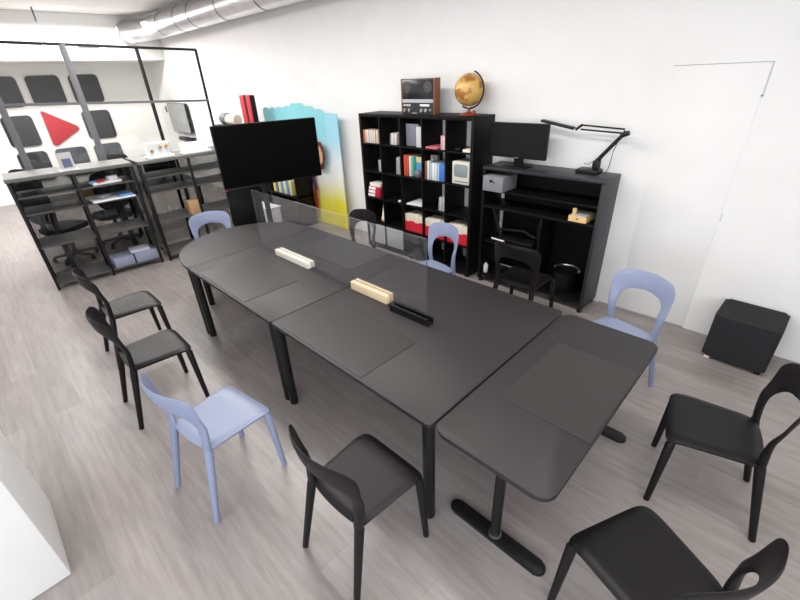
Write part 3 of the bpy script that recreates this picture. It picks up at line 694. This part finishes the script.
# third row
for k in range(4):
    zz = FL[2]+.0482*k
    b = thing('red_box_file', f'{["lowest", "second lowest", "second highest", "topmost"][k]} box of the red and white stack in the third row', 'box', (.162+.012*k, -.25, zz+.0006), 0, 'stack of boxes in the third row')
    w_ = .115 if k < 3 else .10
    MB().box(-w_, w_, -.115, .10, 0, .0465, bev=.002).build('box_body', M['crimson'] if k < 3 else M['cream'], b)
    MB().box(-w_+.008, w_-.09, -.1185, -.1155, .006, .040).build('white_label', M['white'], b, 0)
o = MB().lathe([(.017, 0), (.02, .004), (.02, .022), (.014, .026)], n=14).build('white_puck', M['white']); tag(place(o, (.655, -.35, FL[2]+.0004)), 'tiny white puck on the third row, second cubby', 'puck')
book('white_paper_pile', 'white papers lying loose in the third row centre cubby', 'paper', .80, -.375, FL[2], .26, .28, .014, M['white'], rz=.08)
for k, g in enumerate((.35, .55, .28, .6, .4)):
    book('grey_magazine', f'grey magazine leaning in the third row, {ORD[k]} from the left', 'magazine', 1.315+.0205*k, -.35, FL[2], .0145, .17, .165, cmat((g, g, g*1.02)), ry=.07, group='magazines in the third row')
# fourth row
b = thing('orange_frame', 'orange edged picture frame leaning in the fourth row leftmost cubby', 'picture frame', (.285, -.33, FL[1]+.016), -.15)
b.rotation_euler = (R(-12), 0, R(-10))
MB().box(-.05, .05, 0, .018, 0, .27, bev=.003).build('frame', cmat((.72, .42, .10)), b)
MB().box(-.035, .036, -.002, -.0003, .03, .24).build('picture', M['white'], b, 0)
def red_files(x0, n, wd, row_label, gap=.001):
    for k in range(n):
        b = thing('magazine_file', f'red magazine file with cream papers, {ORD[k]} from the left, {row_label}', 'magazine file', (x0+wd*(k+.5), -.24, FL[1]+.0006), 0, 'red magazine files in the fourth row')
        h = wd/2-gap
        MB().prism([(-.12, 0), (.11, 0), (.11, .20), (.06, .20), (-.12, .125+.014*(k % 2))], -h, h, 'x', bev=.0015).build('file_body', M['red_board'], b)
        MB().box(-h*.97, h*.97, -.114, .105, .10, .225+.006*((k*7) % 3), bev=.002).build('papers', M['cream'], b)
red_files(.748, 4, .082, 'third cubby of the fourth row')
red_files(1.102, 4, .083, 'fourth cubby of the fourth row')
red_files(1.458, 4, .081, 'rightmost cubby of the fourth row')

# reel recorder on top
b = thing('reel_tape_recorder', 'vintage reel tape recorder with wooden side on top of the cube bookcase', 'tape recorder', (.972, -.26, BH+.0005))
MB().box(-.245, .232, -.045, .05, 0, .37, bev=.006).build('body', cmat((.035, .035, .037), .4), b)
MB().box(.232, .252, -.047, .052, 0, .372, bev=.003).build('wood_cheek', M['brown_wood'], b)
MB().box(-.265, -.245, -.047, .052, 0, .372, bev=.003).build('wood_cheek', M['brown_wood'], b)
MB().box(-.238, .228, -.052, -.0455, .165, .362, bev=.002).build('smoked_cover', cmat((.02, .02, .022), .2), b)
for x in (-.16, .15):
    r_ = MB().lathe([(.060, 0), (.060, .003), (.03, .004)], (x, -.0525, .285), 28, 'y').xf(Matrix.Identity(4)).build('tape_reel', cmat((.055, .05, .045), .4), b)
    MB().lathe([(.014, -.004), (.014, .0)], (x, -.053, .285), 16, 'y').build('reel_hub', cmat((.10, .095, .09)), r_)
MB().box(-.242, .229, -.050, -.0455, .125, .160).build('silver_strip', cmat((.42, .42, .45), .4), b, 0)
for x in (-.205, -.13, .06, .125): MB().lathe([(.020, -.018), (.022, -.014), (.022, 0)], (x, -.0455, .045), 18, 'y').build('knob', M['silver'], b)
MB().lathe([(.012, -.012), (.012, 0)], (.19, -.0455, .05), 14, 'y').build('knob', M['silver'], b)
for x in (-.225, -.195, -.165, -.135): MB().box(x, x+.014, -.048, -.0455, .088, .108).build('key', M['white'], b, 0)
MB().box(.03, .17, -.047, -.0455, .088, .108).build('label_plate', M['white'], b, 0)
MB().box(-.10, -.02, -.047, -.0455, .012, .016).build('label_line', M['white'], b, 0)

# globe
b = thing('desk_globe', 'antique style amber globe on a mahogany base on top of the cube bookcase', 'globe', (1.618, -.21, BH+.0005))
MB().lathe([(.10, 0), (.102, .006), (.09, .016), (.05, .026), (.022, .034), (.016, .06)], n=32).build('base', M['mahogany'], b)
tilt = R(20)
MB().sphere((0, 0, .245), .158, 40, 24).build('globe_ball', M['globe'], b, 180)
arc = []
for k in range(25):
    a = R(-98)+R(180+10)*k/24
    v = Vector((.178*math.cos(a), 0, .178*math.sin(a))); v = Matrix.Rotation(tilt, 3, 'Y') @ v
    arc.append((v.x, v.y, .245+v.z))
MB().sweep(arc, .0085, 8).build('meridian_arm', M['black_metal'], b)
MB().sweep([(0, 0, .058), (-.02, 0, .075)], .010, 8).build('stem', M['chrome'], b)
MB().lathe([(.018, -.01), (.018, .01)], (.085, -.03, .035), 12, 'y').build('dial', M['mahogany'], b)

# ------------------------------------------------------------------ black cabinet with open shelves
t = thing('open_shelf_cabinet', 'black open cabinet with shelves to the right of the cube bookcase', 'cabinet', (1.94, -.365, 0))
CW, CD, CH = 1.272, .362, 1.345
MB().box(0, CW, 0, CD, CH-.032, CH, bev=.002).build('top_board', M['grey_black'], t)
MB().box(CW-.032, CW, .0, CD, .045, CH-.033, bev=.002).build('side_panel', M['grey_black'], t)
MB().box(0, .032, .0, CD, .045, CH-.033, bev=.002).build('side_panel', M['black_wood'], t)
MB().box(.034, CW-.034, .02, CD, 1.085, 1.105, bev=.002).build('shelf_board', M['black_wood'], t)
MB().box(.034, CW-.034, .0, CD, .908, .935, bev=.002).build('shelf_board', M['black_wood'], t)
MB().box(.70, .725, .02, CD, .13, .907, bev=.002).build('divider', M['black_wood'], t)
MB().box(.034, .699, .03, CD, .50, .52, bev=.002).build('shelf_board', M['black_wood'], t)
MB().box(.726, CW-.034, .0, CD, .105, .13, bev=.002).build('shelf_board', M['black_wood'], t)
MB().box(.034, .699, .0, CD, .08, .105, bev=.002).build('shelf_board', M['black_wood'], t)
MB().box(.08, CW-.034, CD-.012, CD-.004, .13, 1.084).build('back_panel', M['black_wood'], t, 0)
MB().box(.12, CW-.034, CD-.012, CD-.004, 1.106, CH-.034).build('back_panel', M['black_wood'], t, 0)
for (x, y) in ((.03, .03), (CW-.03, .03), (.03, CD-.03), (CW-.03, CD-.03)): MB().box(x-.018, x+.018, y-.018, y+.018, 0, .046).build('foot', M['black_metal'], t, 0)
MB().lathe([(.012, 0), (.012, .003)], (CW+.0001, .2, .86), 12, 'x').build('cable_cap', M['black_metal'], t)
AX, AY = 1.94, -.365
b = thing('grey_archive_box', 'grey archive box on the upper shelf of the black cabinet', 'box', (AX+.155, AY-.005, 1.1055))
MB().box(-.118, .125, -.04, .25, 0, .155, bev=.004).build('box_body', M['grey_box'], b)
MB().box(-.035, .0, -.0435, -.0405, .095, .12).build('handle_hole', M['black_plastic'], b, 0)
MB().lathe([(.012, 0), (.012, .004)], (.02, -.0445, .10), 12, 'y').build('rivet', M['chrome'], b)
b = thing('wooden_tray', 'light wooden tray of papers on the lower shelf of the black cabinet', 'tray', (AX+1.075, AY+.07, .9355))
bb = MB().box(-.085, .085, -.065, .15, 0, .008).box(-.085, .085, -.065, -.057, .008, .055).box(-.085, .085, .142, .15, .008, .055).box(-.085, -.077, -.057, .142, .008, .055).box(.077, .085, -.057, .142, .008, .055)
bb.build('tray_body', M['box_wood'], b, 0)
MB().box(-.07, .07, -.05, .135, .0085, .060).build('papers', cmat((.55, .55, .55)), b, 0)
MB().lathe([(.008, 0), (.008, .002)], (0, -.0672, .03), 10, 'y').build('finger_hole', M['black_plastic'], b)
# pen-like roll in tray
o = MB().lathe([(.018, 0), (.02, .004), (.02, .05), (.016, .055)], n=14).build('tape_reel_roll', M['box_wood']); tag(place(o, (AX+1.02, AY+.06, .9962)), 'small yellow roll standing on the papers in the wooden tray', 'roll')
b = thing('waste_bin', 'dark round bin with silver rim in the right half of the black cabinet', 'bin', (AX+.98, AY+.19, .1305))
MB().lathe([(.10, 0), (.105, .005), (.128, .215), (.124, .215), (.10, .01)], n=32).build('bin_body', M['black_plastic'], b)
MB().sweep([(.128*math.cos(R(a)), .128*math.sin(R(a)), .222) for a in range(10, 181, 10)], .012, 8).build('silver_rim', M['silver'], b)
b = thing('folded_tripod', 'black folded tripod lying in the left half of the black cabinet', 'tripod', (AX+.35, AY+.16, .5205))
MB().sweep([(-.27, -.02, .34), (-.17, 0, .05)], .016, 10).build('leg', M['black_metal'], b)
MB().sweep([(-.2, .05, .10), (.10, .03, .14), (.26, .0, .10)], .014, 10).build('leg', M['black_metal'], b)
MB().sweep([(.27, .05, .02), (.28, 0, .28)], .02, 10).build('leg', M['black_metal'], b)
MB().box(-.2, .26, -.06, .08, .0, .045, bev=.01).build('tripod_head', M['black_plastic'], b)
MB().sweep([(-.22, -.10, .03), (-.05, -.11, .028)], .016, 12).build('silver_tube', M['silver'], b)
b = thing('white_bottle', 'small white spray bottle low in the cabinet beside the cube bookcase', 'bottle', (AX+.068, AY+.07, .1055))
MB().lathe([(.026, 0), (.028, .005), (.028, .09), (.012, .115), (.012, .125)], n=16).build('bottle_body', M['white'], b)
MB().lathe([(.014, .125), (.014, .15)], n=12).build('bottle_cap', M['black_plastic'], b)

# monitor on cabinet
b = thing('computer_monitor', 'black computer monitor standing on the black cabinet', 'monitor', (2.255, -.22, CH+.0005), R(0))
MB().box(-.325, .31, -.022, .018, .088, .422, bev=.006).build('display', M['monitor'], b)
MB().box(-.317, .302, -.0235, -.0222, .100, .414).build('display_panel', M['monitor'], b, 0)
MB().box(-.05, .05, .018, .045, .012, .25, bev=.004).build('neck', M['black_plastic'], b)
MB().box(-.13, .13, -.09, .10, 0, .012, bev=.004).build('stand_base', M['black_plastic'], b)
MB().box(-.02, .02, -.024, -.0236, .090, .097).build('badge', M['silver'], b, 0)
# desk lamp
b = thing('desk_lamp', 'black folding-arm desk lamp on the right end of the black cabinet', 'lamp', (2.905, -.105, CH+.0005))
MB().box(-.055, .15, -.075, .07, 0, .035, bev=.008).build('base', M['black_metal'], b)
MB().box(.075, .135, -.03, .03, .04, .115, bev=.006).build('pivot_block', M['black_metal'], b)
MB().sweep([(.105, 0, .11), (.14, 0, .16), (.31, -.02, .375)], [.022, .018, .017], 10).build('lower_arm', M['black_metal'], b)
MB().sweep([(.285, -.045, .345), (.345, -.045, .37)], .022, 10).build('elbow_joint', M['black_metal'], b)
for (z0, z1) in ((.395, .415), (.362, .378)):
    MB().sweep([(.30, -.03, z0), (-.08, -.03, z1)], .0075, 8).build('arm_rod', M['black_metal'], b)
MB().sweep([(-.07, -.03, .418), (-.125, -.03, .374)], .012, 10).build('front_joint', M['black_metal'], b)
MB().sweep([(-.12, -.03, .374), (-.155, -.03, .378)], .007, 8).build('swivel', M['silver'], b)
hd = MB().box(-.17, .17, -.028, .028, -.012, .012, bev=.008).xf(Matrix.Translation((-.305, -.03, .412)) @ Matrix.Rotation(R(10), 4, 'Y')).build('lamp_head', M['black_metal'], b)
MB().sweep([(.25, .0, .275), (.225, .02, .20), (.21, .02, .05), (.19, .03, .006)], .003, 6).build('cable', M['black_metal'], b)
MB().sweep([(.06, -.005, .10), (.04, -.02, .075), (.0, -.03, .085)], .003, 6).build('clamp_lever', M['black_metal'], b)
o = MB().sweep([(0, 0, .004), (.05, -.02, .004), (.08, -.01, .004), (.14, -.03, .004), (.2, -.02, .004)], .004, 6).build('loose_cable', M['black_metal']); tag(place(o, (2.03, -.31, CH+.0005)), 'short black cable lying on the cabinet in front of the monitor', 'cable')

# cube stool
b = thing('cube_stool', 'black cloth-covered cube stool against the wall on the right', 'stool', (4.485, -.215, 0), R(-2))
MB().prism(rrect(-.215, .215, -.205, .19, .03), .035, .415, bev=.02, seg=4).build('cloth_cover', M['fabric'], b)
for (x, y) in ((-.17, -.16), (.17, -.16), (-.17, .15), (.17, .15)): MB().box(x-.02, x+.02, y-.02, y+.02, 0, .037).build('foot', M['offwhite_wood'] if x < 0 else M['black_plastic'], b, 0)
